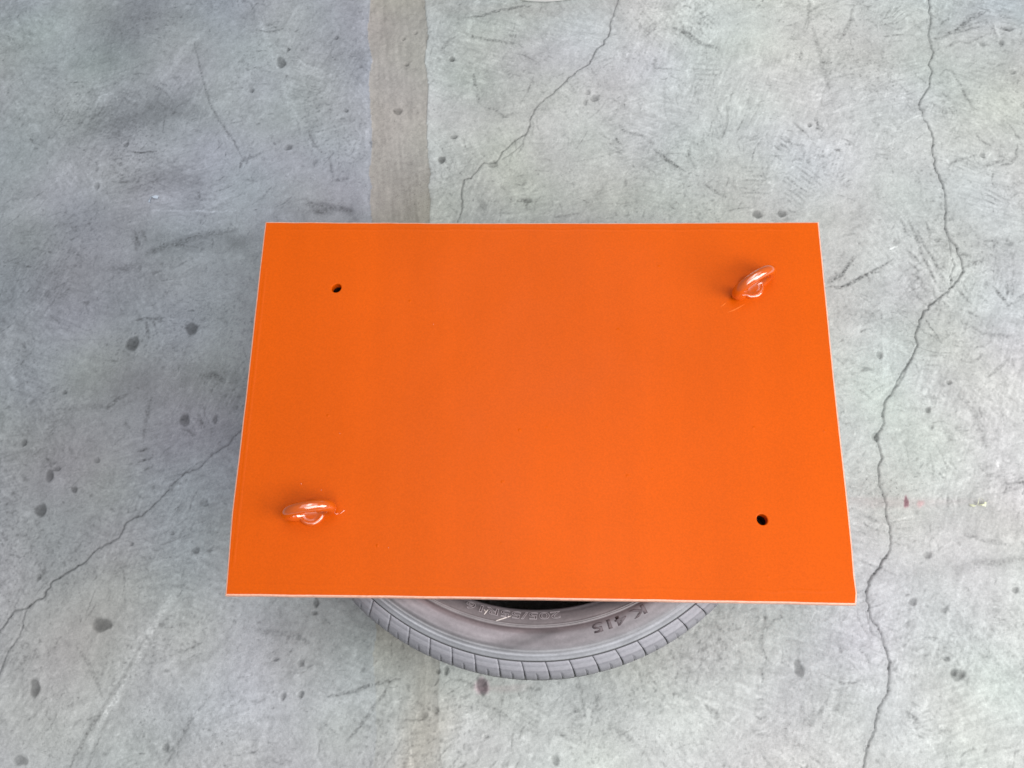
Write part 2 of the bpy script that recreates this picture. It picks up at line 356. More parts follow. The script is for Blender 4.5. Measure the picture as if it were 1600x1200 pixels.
# --- pits: (x, y, rx, ry, tone)
for (x, y, rx, ry, a) in [(439, 97, 8, 9, -.50), (393, 141, 4, 4, -.42), (450, 77, 3, 3, -.4), (525, 58, 4, 3, -.32), (197, 226, 5, 4.5, -.40), (151, 290, 5, 5, -.32),
    (450, 230, 7, 5, -.35), (541, 173, 4, 3, -.42), (690, 249, 6, 6, -.60), (706, 92, 4.5, 4.5, -.52), (709, 214, 7, 3, -.42), (299, 513, 10, 9, -.56),
    (207, 537, 11, 10, -.56), (288, 656, 7, 10, -.46), (336, 655, 3.5, 6.5, -.42), (101, 613, 4, 3, -.40), (37, 691, 4, 6, -.40), (77, 743, 6, 9, -.46),
    (88, 732, 6, 4, -.32), (116, 765, 5, 4.5, -.50), (63, 797, 10, 8, -.52), (151, 719, 5, 4, -.28), (158, 976, 13, 10, -.50), (54, 1075, 7, 13, -.50), (32, 1188, 11, 6, -.36),
    (494, 941, 4, 6.5, -.50), (491, 957, 4, 3, -.36), (306, 860, 5, 5, -.42), (319, 785, 6, 6, -.30), (753, 1072, 8, 11, -.62), (697, 1047, 3.5, 6, -.46), (684, 1049, 3.5, 3.5, -.36),
    (1248, 1044, 6.5, 11, -.46), (1497, 1054, 9, 8, -.44), (1490, 1050, 5, 4, -.25), (1449, 867, 6, 5, -.34), (1427, 940, 6, 5, -.34), (1478, 1029, 6, 3, -.30), (1183, 334, 8, 6, -.46),
    (1222, 333, 7, 5, -.40), (929, 153, 7, 5.5, -.36), (914, 160, 4, 4, -.26), (918, 144, 5, 4, -.24), (1586, 922, 5, 4, -.36), (621, 173, 7, 6, -.36), (1265, 195, 3.5, 4, -.42),
    (1565, 66, 5, 5, -.34), (1576, 44, 9, 4, -.26), (1582, 111, 5, 4, -.26), (770, 257, 7, 6, -.30), (824, 313, 8, 4, -.32), (1535, 242, 4, 5, -.34),
    (1368, 682, 5, 7, -.34), (1374, 555, 5, 5, -.34), (1483, 597, 4, 3.5, -.36), (1450, 640, 4, 4, -.2), (660, 1118, 7, 6, -.18), (680, 1110, 5, 5, -.30),
    (470, 1085, 4, 5, -.4), (442, 1088, 4, 6, -.36), (258, 1168, 5, 5, -.36), (470, 1035, 5, 5, -.34), (430, 1030, 5, 3, -.3), (867, 1187, 5, 7, -.3), (759, 1151, 4, 3, -.3),
    (60, 900, 3, 4, -.3), (268, 833, 4, 3, -.3), (205, 850, 3, 3, -.28), (630, 60, 4, 3, -.2), (649, 50, 4, 3, -.2), (635, 100, 4, 3, -.2)]:
    a *= .92
    blob(x, y, rx, ry, a, -.0018, rng.uniform(-.2, .2), .22, .18)
    blob(x + rx * .1, y + ry * .1, rx * .6, ry * .6, -.12, -.0006, 0, .4, .3)
    blob(x, y + ry, rx * 1.1, ry * .5, .06, 0, 0, .8, .3)
blob(1416, 785, 4, 6.5, -.62, 0, 0, .35, .3, (1.30, .75, .88)); blob(1438, 787, 5, 4, -.1, 0, 0, .6, .3, (1.25, .93, .96))
blob(753, 1072, 9, 12, 0, 0, 0, .4, .2, (1.15, .92, 1.02)); blob(790, 1076, 24, 5, -.02, 0, 0, .8, .4, (1.05, .98, .99))
# --- scuffs, scratches and scribbled scrapes: (points, width, tone, softness)
for P, w, a, s in [
    ([(727, 28), (750, 26), (772, 19), (800, 13), (830, 8)], 4.5, -.30, .8), ([(737, 58), (760, 62), (780, 64), (796, 67)], 5, -.24, 1), ([(700, 70), (692, 76), (699, 64), (712, 58)], 5, -.22, 1),
    ([(733, 50), (740, 20), (748, -5)], 9, .16, 1), ([(740, 115), (742, 130), (746, 140)], 4, -.25, 1), ([(745, 145), (748, 155)], 4, -.25, 1),
    ([(814, 160), (824, 145), (834, 118)], 2.5, -.20, 1), ([(755, 166), (772, 170), (788, 182), (806, 176)], 4, -.20, 1.2), ([(805, 315), (822, 312), (830, 316)], 4, -.3, 1),
    ([(894, 253), (930, 248), (960, 238)], 2, -.16, 1), ([(945, 195), (955, 185), (980, 150)], 4, -.16, 1.2), ([(966, 195), (980, 208), (1002, 212), (1022, 225)], 5, -.22, 1.1),
    ([(1022, 233), (1040, 248), (1056, 260), (1070, 268)], 4.5, -.28, 1), ([(1036, 242), (1046, 256)], 4, -.24, 1), ([(962, 215), (968, 226)], 4, -.34, 1), ([(875, 318), (880, 335), (868, 340), (905, 332)], 3, -.22, 1),
    ([(960, 155), (968, 162)], 4, -.2, 1), ([(1025, 90), (1022, 112)], 5, -.2, 1.2), ([(1038, 135), (1040, 182)], 3, -.12, 1.2),
    ([(1050, 43), (1068, 50), (1084, 60), (1100, 70), (1125, 75)], 6, -.30, 1), ([(1098, 285), (1118, 300), (1135, 308)], 4, -.26, 1), ([(1045, 250), (1065, 265)], 3, -.2, 1),
    ([(1264, 0), (1265, 20), (1262, 35), (1256, 50)], 6, -.24, 1.2), ([(1264, 20), (1278, 10), (1290, 5)], 4, -.22, 1), ([(1266, 32), (1284, 22)], 3, -.2, 1),
    ([(1270, 45), (1278, 75), (1284, 95), (1290, 115), (1296, 140)], 6, -.20, 1.2), ([(1252, 82), (1250, 95)], 5, -.26, 1), ([(1285, 98), (1300, 97)], 5, -.24, 1), ([(1334, 10), (1327, 35), (1318, 55), (1310, 65)], 4.5, -.24, 1),
    ([(1455, 60), (1470, 60), (1490, 50), (1505, 40), (1520, 28), (1545, 16)], 5, -.26, 1), ([(1490, 50), (1505, 36), (1512, 25), (1535, 18)], 4, -.26, 1), ([(1492, 53), (1512, 46), (1535, 42)], 3.5, -.22, 1), ([(1500, 65), (1512, 68), (1540, 55)], 3, -.22, 1),
    ([(1478, 75), (1490, 67), (1500, 64)], 4, -.24, 1), ([(1470, 38), (1482, 30), (1490, 22)], 4, -.22, 1), ([(1495, 48), (1520, 38), (1543, 30)], 3, -.22, 1), ([(1560, 24), (1578, 28)], 5, -.22, 1), ([(1562, 45), (1577, 45)], 6, -.26, 1),
    ([(1468, 118), (1478, 108), (1489, 111), (1498, 128), (1508, 145), (1518, 165), (1523, 180)], 3.5, -.22, 1), ([(1525, 210), (1535, 222), (1548, 227)], 4, -.28, 1), ([(1482, 262), (1486, 254), (1505, 248), (1526, 242)], 3.5, -.26, 1),
    ([(1590, 225), (1588, 245), (1578, 256), (1560, 260)], 4, -.26, 1), ([(1537, 262), (1552, 255), (1562, 252)], 5, -.28, 1), ([(1560, 245), (1575, 240)], 4, -.2, 1), ([(1315, 217), (1334, 225)], 3, -.26, 1), ([(1320, 226), (1334, 227)], 3, -.22, 1), ([(1303, 235), (1316, 237)], 3.5, -.36, 1),
    ([(1276, 185), (1278, 200), (1286, 208)], 3.5, -.36, 1), ([(1240, 192), (1258, 208)], 4, -.2, 1), ([(1218, 215), (1236, 224), (1258, 228)], 3.5, -.22, 1), ([(1218, 225), (1230, 231)], 3, -.24, 1), ([(1237, 250), (1255, 248), (1258, 235)], 4, -.22, 1), ([(1260, 250), (1268, 257)], 6, -.2, 1), ([(1285, 236), (1286, 245), (1272, 243)], 4, -.22, 1), ([(1305, 200), (1308, 218)], 9, -.12, 1.3),
    ([(1291, 450), (1300, 447), (1312, 450), (1335, 440), (1352, 430), (1372, 420), (1395, 406)], 4, -.34, 1), ([(1300, 440), (1315, 430), (1325, 412), (1333, 400)], 4, -.30, 1), ([(1310, 440), (1322, 420), (1337, 402)], 3, -.28, 1), ([(1293, 442), (1312, 428)], 7, -.26, 1.1), ([(1312, 450), (1345, 433), (1375, 424)], 3, -.28, 1),
    ([(1317, 368), (1337, 365)], 3, -.24, 1), ([(1390, 390), (1406, 383)], 2, .30, .6), ([(1395, 378), (1408, 377)], 8, -.18, 1.1), ([(1408, 342), (1418, 366), (1424, 370)], 3.5, -.26, 1), ([(1421, 345), (1432, 368), (1438, 392), (1448, 412), (1462, 442)], 4.5, -.28, 1),
    ([(1434, 360), (1445, 385), (1458, 405), (1466, 425), (1476, 440)], 4, -.28, 1), ([(1447, 345), (1452, 362), (1454, 375)], 4, -.22, 1), ([(1415, 390), (1430, 402), (1438, 412)], 3.5, -.26, 1), ([(1420, 410), (1436, 424)], 3.5, -.24, 1), ([(1425, 428), (1438, 437)], 4, -.26, 1), ([(1415, 440), (1432, 460), (1446, 472)], 2.5, -.16, 1),
    ([(1507, 418), (1520, 411), (1540, 406)], 5, -.26, 1), ([(1538, 376), (1557, 375), (1552, 390), (1537, 380)], 3, -.26, 1), ([(1500, 398), (1515, 397)], 7, -.24, 1), ([(1551, 447), (1562, 462), (1574, 477), (1583, 473)], 4.5, -.34, 1), ([(1573, 440), (1574, 460)], 4, -.28, 1), ([(1582, 442), (1580, 465)], 4, -.28, 1), ([(1541, 440), (1538, 452)], 5, -.28, 1), ([(1495, 452), (1510, 468), (1518, 475)], 3.5, -.26, 1), ([(1502, 440), (1512, 458)], 3.5, -.24, 1), ([(1528, 462), (1542, 472)], 3, -.24, 1), ([(1510, 485), (1530, 495)], 3, -.2, 1),
    ([(1478, 370), (1472, 430), (1468, 490)], 5, -.10, 1.2), ([(1508, 505), (1540, 522), (1590, 526)], 4, -.20, 1.2), ([(1545, 588), (1560, 575), (1577, 560)], 4, -.24, 1), ([(1447, 500), (1472, 535)], 1.8, -.40, .8), ([(1497, 615), (1520, 640), (1535, 670), (1541, 700)], 7, -.20, 1.2), ([(1478, 670), (1490, 695)], 8, -.2, 1.2),
    ([(1590, 548), (1575, 620), (1565, 700), (1548, 770)], 7, .07, 1.2), ([(1586, 575), (1582, 560)], 3, -.2, 1), ([(1446, 665), (1442, 740)], 8, .06, 1.2), ([(1463, 555), (1460, 600)], 8, .06, 1.2), ([(1355, 475), (1368, 490)], 6, .08, 1),
    ([(1500, 775), (1525, 765), (1555, 745), (1570, 730)], 9, -.08, 1.2), ([(1590, 752), (1610, 752)], 10, -.2, 1),
    ([(1195, 950), (1195, 975), (1188, 1005), (1195, 1025), (1204, 1035)], 4, -.22, 1), ([(1196, 985), (1210, 970), (1225, 962)], 5, -.2, 1.1), ([(1222, 1035), (1235, 1042)], 3, -.24, 1), ([(1303, 1040), (1335, 1048)], 2, -.18, 1), ([(1312, 1070), (1340, 1066)], 2, -.2, 1), ([(1101, 1102), (1118, 1115), (1126, 1135)], 5, -.22, 1), ([(1303, 1110), (1310, 1105)], 6, -.26, 1), ([(1254, 1130), (1266, 1125)], 9, -.16, 1.1), ([(1340, 875), (1372, 888), (1400, 898)], 3, -.2, 1), ([(1357, 806), (1370, 815)], 6, -.2, 1), ([(1478, 1033), (1482, 1027)], 5, -.2, 1),
    ([(1425, 880), (1420, 950), (1413, 1005), (1405, 1080), (1393, 1190)], 5, .07, 1.2), ([(1428, 900), (1415, 1010), (1400, 1110)], 3, -.10, 1.2), ([(1510, 890), (1485, 960), (1450, 1050)], 6, .08, 1), ([(1500, 970), (1560, 1020), (1610, 1080)], 4, .07, 1), ([(1480, 950), (1540, 1010), (1600, 1100)], 3, -.09, 1),
    ([(1505, 835), (1540, 845), (1580, 852)], 5, -.20, 1.1), ([(1520, 878), (1560, 880), (1600, 872)], 7, -.18, 1.2), ([(1485, 1110), (1480, 1200)], 7, -.09, 1.2), ([(1500, 1110), (1512, 1200)], 4, .07, 1.2),
    # left side
    ([(207, 238), (226, 238), (246, 237)], 3, -.40, .7), ([(303, 66), (312, 105), (322, 142), (332, 170), (345, 192), (362, 215), (380, 248)], 3, -.24, 1), ([(380, 248), (375, 262)], 4, -.24, 1), ([(400, 20), (415, 55), (428, 95)], 6, .12, 1.2), ([(436, 120), (455, 165), (466, 200), (475, 225)], 8, .12, 1.2), ([(465, 190), (470, 212)], 4, -.2, 1),
    ([(312, 52), (285, 80), (268, 108)], 9, .12, 1.2), ([(240, 135), (258, 143)], 4, -.28, 1), ([(248, 128), (262, 135)], 3, -.2, 1), ([(205, 115), (232, 117)], 3, -.2, 1), ([(483, 205), (490, 225), (503, 238)], 4, -.26, 1), ([(515, 245), (521, 280)], 3.5, -.2, 1), ([(520, 283), (545, 279)], 5, -.26, 1), ([(385, 280), (402, 283)], 4, -.2, 1), ([(374, 262), (378, 250), (392, 245), (415, 236)], 4, -.16, 1.1),
    ([(476, 320), (500, 322), (525, 324), (550, 330)], 9, -.20, 1), ([(490, 330), (512, 333)], 8, -.28, 1), ([(240, 329), (300, 330), (375, 331)], 3, .20, .8), ([(310, 295), (312, 310)], 3, -.26, 1), ([(240, 300), (260, 310), (285, 315)], 14, .08, 1.2),
    ([(0, 172), (25, 185), (60, 190)], 7, -.10, 1.2), ([(228, 395), (270, 382), (310, 368), (350, 363), (372, 358)], 9, -.24, 1.1), ([(210, 360), (218, 385)], 4, -.22, 1), ([(205, 368), (214, 392)], 4, -.2, 1), ([(222, 360), (228, 375)], 4, -.2, 1), ([(105, 385), (125, 402), (142, 420)], 7, -.10, 1.2), ([(165, 420), (200, 418), (230, 412)], 10, -.16, 1.2),
    ([(50, 98), (92, 98)], 4, -.10, 1), ([(52, 106), (90, 107)], 4, -.12, 1), ([(52, 114), (88, 116)], 4, -.12, 1), ([(54, 122), (85, 123)], 4, -.1, 1), ([(92, 280), (105, 265), (115, 250)], 5, .10, 1), ([(130, 275), (150, 250), (170, 228)], 5, .09, 1),
    ([(211, 500), (235, 498), (258, 497)], 3.5, -.34, 1), ([(229, 502), (233, 530)], 4.5, -.28, 1), ([(240, 500), (244, 518)], 3, -.24, 1), ([(312, 588), (335, 586), (350, 595)], 8, -.22, 1.1), ([(165, 640), (185, 622), (200, 616)], 5, -.26, 1), ([(237, 618), (228, 660), (223, 690)], 4, -.20, 1), ([(90, 640), (130, 636), (175, 632)], 7, -.14, 1.2),
    ([(215, 706), (232, 700)], 3, -.34, 1), ([(216, 722), (238, 714)], 3, -.34, 1), ([(225, 735), (240, 728)], 3, -.24, 1), ([(218, 696), (240, 692)], 6, .08, 1), ([(72, 715), (80, 730)], 4, -.2, 1), ([(70, 730), (88, 722)], 3, -.28, 1), ([(195, 660), (204, 670)], 2.5, -.2, 1),
    ([(268, 932), (240, 975), (215, 1020), (180, 1080), (160, 1120)], 13, .16, 1.0), ([(225, 1000), (195, 1055), (150, 1125), (118, 1180), (105, 1210)], 5, -.26, 1), ([(200, 1045), (170, 1110), (140, 1170)], 8, .13, 1), ([(240, 1080), (190, 1160), (160, 1210)], 14, .11, 1.2), ([(175, 1110), (155, 1150), (135, 1205)], 4, -.18, 1),
    ([(330, 1085), (295, 1130), (262, 1190), (255, 1205)], 4, -.2, 1.1), ([(120, 1010), (140, 1040), (155, 1075), (160, 1090)], 4, -.2, 1), ([(274, 770), (300, 787), (320, 790)], 9, .10, 1.2), ([(335, 826), (355, 828)], 6, .12, 1), ([(270, 915), (290, 917), (300, 922)], 4, -.24, 1), ([(275, 1020), (300, 1012), (316, 1004)], 3, -.26, 1), ([(400, 985), (440, 990), (470, 992)], 7, -.16, 1.1),
    ([(510, 1090), (545, 1082), (570, 1073), (600, 1066), (625, 1061)], 4, -.28, 1), ([(612, 1063), (600, 1085), (580, 1110), (562, 1135), (540, 1160)], 4, -.26, 1), ([(640, 1138), (642, 1200)], 2, .16, 1), ([(632, 1126), (660, 1125)], 2, -.2, 1), ([(588, 1125), (598, 1137)], 6, -.2, 1), ([(587, 1135), (597, 1128)], 2.5, .2, 1), ([(45, 1120), (60, 1105)], 5, .1, 1), ([(40, 1128), (75, 1098)], 4, -.12, 1),
    ([(905, 1063), (910, 1095), (915, 1118)], 3, -.24, 1), ([(890, 1095), (902, 1112), (914, 1122)], 6, -.18, 1.1), ([(938, 1082), (932, 1100), (925, 1116)], 5, -.22, 1), ([(820, 1075), (845, 1078)], 5, -.22, 1), ([(720, 1063), (735, 1068), (742, 1072)], 3, -.26, 1),
    ([(720, 1150), (730, 1125), (748, 1112)], 9, .10, 1.1), ([(820, 1125), (826, 1145), (815, 1155)], 6, .12, 1), ([(830, 1130), (838, 1150)], 12, -.10, 1.2), ([(690, 1170), (710, 1180)], 12, .08, 1.2),
    ([(1110, 985), (1135, 1010), (1148, 1022)], 5, -.14, 1), ([(1118, 975), (1150, 1005)], 3, -.16, 1), ([(1128, 1000), (1140, 1020), (1150, 1028)], 4, .08, 1), ([(950, 1130), (980, 1150), (1010, 1180)], 5, -.16, 1.2), ([(1090, 1020), (1108, 1010)], 4, -.2, 1)]:
    stroke(jag(P, 6, .9), w * 1.1, a * 1.35, s)
# --- boot prints: arcs, and bars between them
def print_mark(x, y, w, h, ang, n, amt=-.13):
    ca, sa = math.cos(ang), math.sin(ang)
    def L(u, v): return (x + u * ca - v * sa, y + u * sa + v * ca)
    for s in (-1, 1):
        t0, t1 = sorted(rng.uniform(-1, 1, 2)); t1 = max(t1, t0 + .8)
        stroke([L(s * w / 2 * (1 - .35 * t * t), h * t / 2) for t in np.linspace(t0, min(t1, 1.1), 7)], 2.6, rng.uniform(.12, .26), .9)
    stroke([L(w / 2 * .65 * math.cos(t), h / 2 + w * .22 * math.sin(t)) for t in np.linspace(0, math.pi, 7)], 2.2, .06, 1)
    for k in range(n):
        v = h * (-.45 + .9 * k / (n - 1)); q = w / 2 * (1 - .35 * (2 * v / h if v > 0 else 0) ** 2)
        a, b = sorted(rng.uniform(-.95, .95, 2))
        if b - a < .6: a, b = -.8, .8
        stroke([L(q * a, v), L(q * (a + b) / 2, v + rng.normal(0, .8)), L(q * b, v)], 3.4, amt * rng.uniform(1.3, 2.8), .9)
        stroke([L(q * 1.08, v), L(q * 1.3, v + .5)], 2.6, amt * rng.uniform(.4, 1.2), .9)
print_mark(1395, 42, 46, 52, -.1, 6); print_mark(1250, 292, 62, 64, .62, 9); print_mark(1092, 42, 58, 54, .72, 8, -.09); print_mark(1102, 112, 56, 44, .06, 6, -.08)
print_mark(1180, 285, 56, 52, .02, 8, -.10); print_mark(825, 1120, 50, 56, .5, 7, -.08); print_mark(1435, 430, 50, 60, -.5, 6, -.07); print_mark(250, 765, 30, 40, 1.4, 5, -.07)
# pale disc of spilt grout
blob(1457, 622, 22, 25, .12, .0004, 0, .25, .2); blob(1450, 640, 5, 4, -.3, 0, 0, .5)
for k in range(40):
    a = rng.uniform(0, 6.28); r = rng.uniform(0, 19); blob(1457 + r * math.cos(a), 622 + r * math.sin(a), rng.uniform(1, 2.6), rng.uniform(1, 2), -.14, 0, 0, .5, .4)

HGT = np.clip(HGT, -.005, .003)
COL = np.clip(SLABCOL * LUM[..., None] * TINT, .015, .85)
# outer ring: the same sheet carried on to three metres around with wider cells
ext = np.cumsum(np.geomspace(.01, .5, 14))
fx = np.concatenate([X0 - ext[::-1], gx, X1 + ext]); fy = np.concatenate([Y0 - ext[::-1], gy, Y1 + ext])
ix = np.clip(np.arange(len(fx)) - len(ext), 0, NX - 1); iy = np.clip(np.arange(len(fy)) - len(ext), 0, NY - 1)
AX, AY = np.meshgrid(fx, fy); AZ = HGT[iy][:, ix]; AC = COL[iy][:, ix]
V = np.stack([AX, AY, AZ], -1).reshape(-1, 3); VC = AC.reshape(-1, 3)
nx, ny = len(fx), len(fy); idx = np.arange(nx * ny).reshape(ny, nx)
Q = np.stack([idx[:-1, :-1], idx[:-1, 1:], idx[1:, 1:], idx[1:, :-1]], -1).reshape(-1, 4)
cxm = (fx[:-1] + fx[1:]) / 2; cym = (fy[:-1] + fy[1:]) / 2
ww = np.interp(cym, gy, wobl[:, 0])
el, er = strip_edges(cym); el = el + ww; er = er - ww * .8
QL = (cxm[None, :] <= el[:, None]).ravel(); QS = ((cxm[None, :] > el[:, None]) & (cxm[None, :] < er[:, None])).ravel()
floor = tag(empty('floor'), 'worn grey concrete floor, cracked and pitted', 'floor', None, 'structure')
for nm, sel, lab in (('concrete_slab', QL, 'darker bluish grey slab left of the joint'), ('joint_filler', QS, 'warm putty coloured filled joint strip'), ('concrete_slab', ~(QL | QS), 'paler cracked slab right of the joint')):
    q = Q[sel]; used = np.unique(q); remap = np.zeros(len(V), np.int32); remap[used] = np.arange(len(used))
    me = quadmesh(nm, V[used], remap[q]); setcol(me, VC[used]); o = link(nm, me, floor, M_CONC); o['label'] = lab

# ------------------------------------------------------------------ tyre
TZ = .2115; TS = .948; TSZ = 1.0
# upper half of the outer profile: (radius, height)
PROF = [(.2325, .1800), (.2325, .1880), (.2340, .1905), (.2368, .1918), (.2400, .1945), (.2440, .1972), (.2480, .1992), (.2514, .2005),
        (.2520, .2014), (.2528, .2015), (.2533, .2009), (.2538, .2022), (.2548, .2024), (.2553, .2014),
        (.2580, .2028), (.2610, .2036), (.2650, .2036), (.2690, .2028), (.2730, .2014), (.2770, .1994), (.2800, .1976),
        (.2826, .1958), (.2832, .1962), (.2842, .1954), (.2848, .1944), (.2872, .1928), (.2878, .1931), (.2890, .1921), (.2898, .1908), (.2930, .1884),
        (.2940, .1862), (.2950, .1820), (.3000, .1772), (.3052, .1712), (.3090, .1652), (.3112, .1585)]
PROF = [(r, z + (TZ - .2036) if z > .1 else z) for r, z in PROF]
def zside(r):
    rs = np.array([p[0] for p in PROF]); zs = np.array([p[1] for p in PROF]); k = np.argsort(rs, kind='stable')
    return np.interp(r, rs[k], zs[k])
NB = 66; NT = 1056
def dens_profile(P, m=.0016):
    out = [P[0]]
    for a, b in zip(P[:-1], P[1:]):
        k = max(int(math.hypot(b[0] - a[0], b[1] - a[1]) / m + .5), 1)
        for i in range(1, k + 1): out.append((a[0] + (b[0] - a[0]) * i / k, a[1] + (b[1] - a[1]) * i / k))
    return np.array(out)
up = dens_profile(PROF)
tread = dens_profile([(.3112, .1585 + TZ - .2036), (.3122, .155), (.3128, .135), (.3090, .1345), (.3088, .1275), (.3132, .127), (.3136, .111), (.3096, .1105), (.3096, .101),
                      (.3136, .1005), (.3132, .0845), (.3088, .084), (.3090, .077), (.3128, .0765), (.3122, .0565), (.3112, TZ - (.1585 + TZ - .2036))], .004)
inner = [(.2345, .172), (.2400, .1735), (.2500, .181), (.2620, .1865), (.2760, .182), (.2880, .168), (.2960, .150), (.2985, .1058)]
inn = dens_profile(inner, .006)
low = np.stack([up[::-1, 0], TZ - up[::-1, 1]], 1)
inl = np.stack([inn[::-1, 0], TZ - inn[::-1, 1]], 1)
# closed loop: top bead -> outside -> bottom bead -> inside -> back up
loop = np.concatenate([up, tread[1:-1], low, inl[:-1], inn[::-1]]) if False else np.concatenate([up, tread[1:-1], low, inn * [1, -1] + [0, TZ], inn[::-1][1:]])
nl = len(loop); th = np.linspace(0, 2 * math.pi, NT, endpoint=False)
r_, z_ = loop[:, 0], loop[:, 1]
TVx = r_[:, None] * np.cos(th); TVy = r_[:, None] * np.sin(th); TVz = np.repeat(z_[:, None], NT, 1)
ti = np.arange(nl * NT).reshape(nl, NT)
a = ti; b = np.roll(ti, -1, 1); c = np.roll(b, -1, 0); d = np.roll(a, -1, 0)
TQ = np.stack([a, d, c, b], -1).reshape(-1, 4)
# rubber tone by ring, with dust gathered in sectors
def tyre_colour(RR, TT, ZZ, top):
    n1 = np.zeros_like(RR)
    rr = np.random.default_rng(3)
    for k in range(26):
        fr = rr.integers(1, 60); ph = rr.uniform(0, 6.28); n1 = n1 + np.sin(fr * TT + ph + RR * rr.uniform(-900, 900)) / (1 + fr * .08)
    n1 = n1 / n1.std() if n1.std() > 0 else n1
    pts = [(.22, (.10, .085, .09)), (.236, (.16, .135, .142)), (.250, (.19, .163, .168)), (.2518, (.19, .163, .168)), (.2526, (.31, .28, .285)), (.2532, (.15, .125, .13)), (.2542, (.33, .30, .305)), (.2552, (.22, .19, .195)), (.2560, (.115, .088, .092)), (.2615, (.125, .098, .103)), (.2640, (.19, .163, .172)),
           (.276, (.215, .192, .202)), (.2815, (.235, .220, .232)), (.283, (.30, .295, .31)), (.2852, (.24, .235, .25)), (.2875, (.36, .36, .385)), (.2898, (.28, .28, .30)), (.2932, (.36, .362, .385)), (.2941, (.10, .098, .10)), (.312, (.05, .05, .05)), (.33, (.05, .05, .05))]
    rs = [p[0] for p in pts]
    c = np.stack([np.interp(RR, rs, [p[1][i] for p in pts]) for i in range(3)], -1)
    deg = np.degrees(TT) % 360
    # pale dusty sector with a clean end, and a dark wiped smear next to it
    sect = sstep(200, 215, deg) * (1 - sstep(262, 266, deg + (RR - .27) * 420)) * sstep(.2575, .2590, RR) * (1 - sstep(.2775, .2800, RR))
    c = c * (1 + .42 * sect)[..., None]
    wipe = np.exp(-((deg - 270 + (RR - .27) * 520) / 2.4) ** 2) * sstep(.2575, .262, RR) * (1 - sstep(.283, .286, RR)); c = c * (1 - .28 * wipe)[..., None]
    dark = sstep(.2775, .279, RR) * (1 - sstep(.2805, .2825, RR)) * sstep(195, 220, deg) * (1 - sstep(258, 270, deg)); c = c * (1 - .26 * dark)[..., None]
    c = c * (1 + .055 * n1)[..., None]
    inside = (~top)
    c = np.where(inside[..., None], c * 0 + np.array((.30, .265, .28)), c)
    return np.clip(c, .02, .8)
outer_mask = (np.arange(nl) < len(up) + len(tread) - 2 + len(low))[:, None].repeat(NT, 1)
RR = r_[:, None].repeat(NT, 1); TT = np.tile(th, (nl, 1))
tcol = tyre_colour(RR, TT, TVz, outer_mask)
tr_face = ((np.arange(nl) >= len(up)) & (np.arange(nl) < len(up) + len(tread) - 2))
tcol[tr_face] = (.10, .098, .10)
# short cross grooves on the running face
wv = (np.cos(th * NB + 4) > .90)
for i in np.where(tr_face & (r_ > .312))[0]:
    k = 1 - .0045 / r_[i] * wv; TVx[i] *= k; TVy[i] *= k
tyre_me = quadmesh('sidewall', np.stack([TVx, TVy, TVz], -1).reshape(-1, 3), TQ); setcol(tyre_me, tcol.reshape(-1, 3)); tyre_me.materials.append(M_RUB)

# one shoulder block: raised pad between two slanted grooves, with a notch on its outer edge
def block_mesh():
    prof = [(.2945, .1930), (.2953, .1952), (.2968, .1946), (.2985, .1931), (.3000, .1917), (.3008, .1905), (.3016, .1903), (.3030, .1890), (.3046, .1873), (.3054, .1860), (.3063, .1858), (.3080, .1838), (.3102, .1806), (.3122, .1768), (.3136, .1722), (.3145, .1670), (.3147, .1600), (.3146, .1500), (.3144, .1400), (.3118, .1390)]
    prof = [(r, z - .0027) for r, z in prof]
    step = 2 * math.pi / NB; nu = 21; v = []; f = []
    us = np.linspace(0, 1, nu)
    for i, (r, z) in enumerate(prof):
        s = min(max((r - .2945) / .020, 0), 1) + (0 if r < .3146 or z > .16 else (.16 - z) * 8)
        gap = .013 + .042 * max(0, s - .45)
        skew = .30 * s - .10 * s * s
        for u in us:
            uu = gap + (1 - 2 * gap) * u
            edge = min(u, 1 - u) * (nu - 1)
            dr = -.0010 if edge < .5 else 0.0
            notch = -.0030 * (abs(u - .5) < .03) * (r > .3095) * (z > .150)
            t = (uu + skew) * step
            rr = r + notch + dr * (.6 if r > .305 else .2); zz = z + dr * (.8 if r < .31 else .2) + notch * .5
            v.append((rr * math.cos(t), rr * math.sin(t), zz))
    n = len(prof)
    for i in range(n - 1):
        for j in range(nu - 1):
            p = i * nu + j; f.append((p, p + nu, p + nu + 1, p + 1))
    # side walls down into the carcass
    for j, flip in ((0, 1), (nu - 1, 0)):
        base = len(v)
        for i in range(n):
            x, y, z = v[i * nu + j]; r = math.hypot(x, y); k = (r - .0060) / r; v.append((x * k, y * k, z - .0045))
        for i in range(n - 1):
            p, q = i * nu + j, (i + 1) * nu + j; A, B = base + i, base + i + 1
            f.append((p, A, B, q) if flip else (p, q, B, A))
    me = mesh('tread_block', v, f, True)
    co = np.array(v); RRb = np.hypot(co[:, 0], co[:, 1])
    col = np.stack([np.interp(RRb, [.290, .296, .3005, .3045, .306, .3085, .3145], q) for q in ((.26, .34, .28, .36, .20, .29, .22), (.25, .33, .275, .35, .195, .285, .215), (.275, .36, .30, .38, .215, .31, .235))], -1)
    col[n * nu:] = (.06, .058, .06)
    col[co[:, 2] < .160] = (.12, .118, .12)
    setcol(me, col); me.materials.append(M_RUB)
    return me
BLOCK = block_mesh()

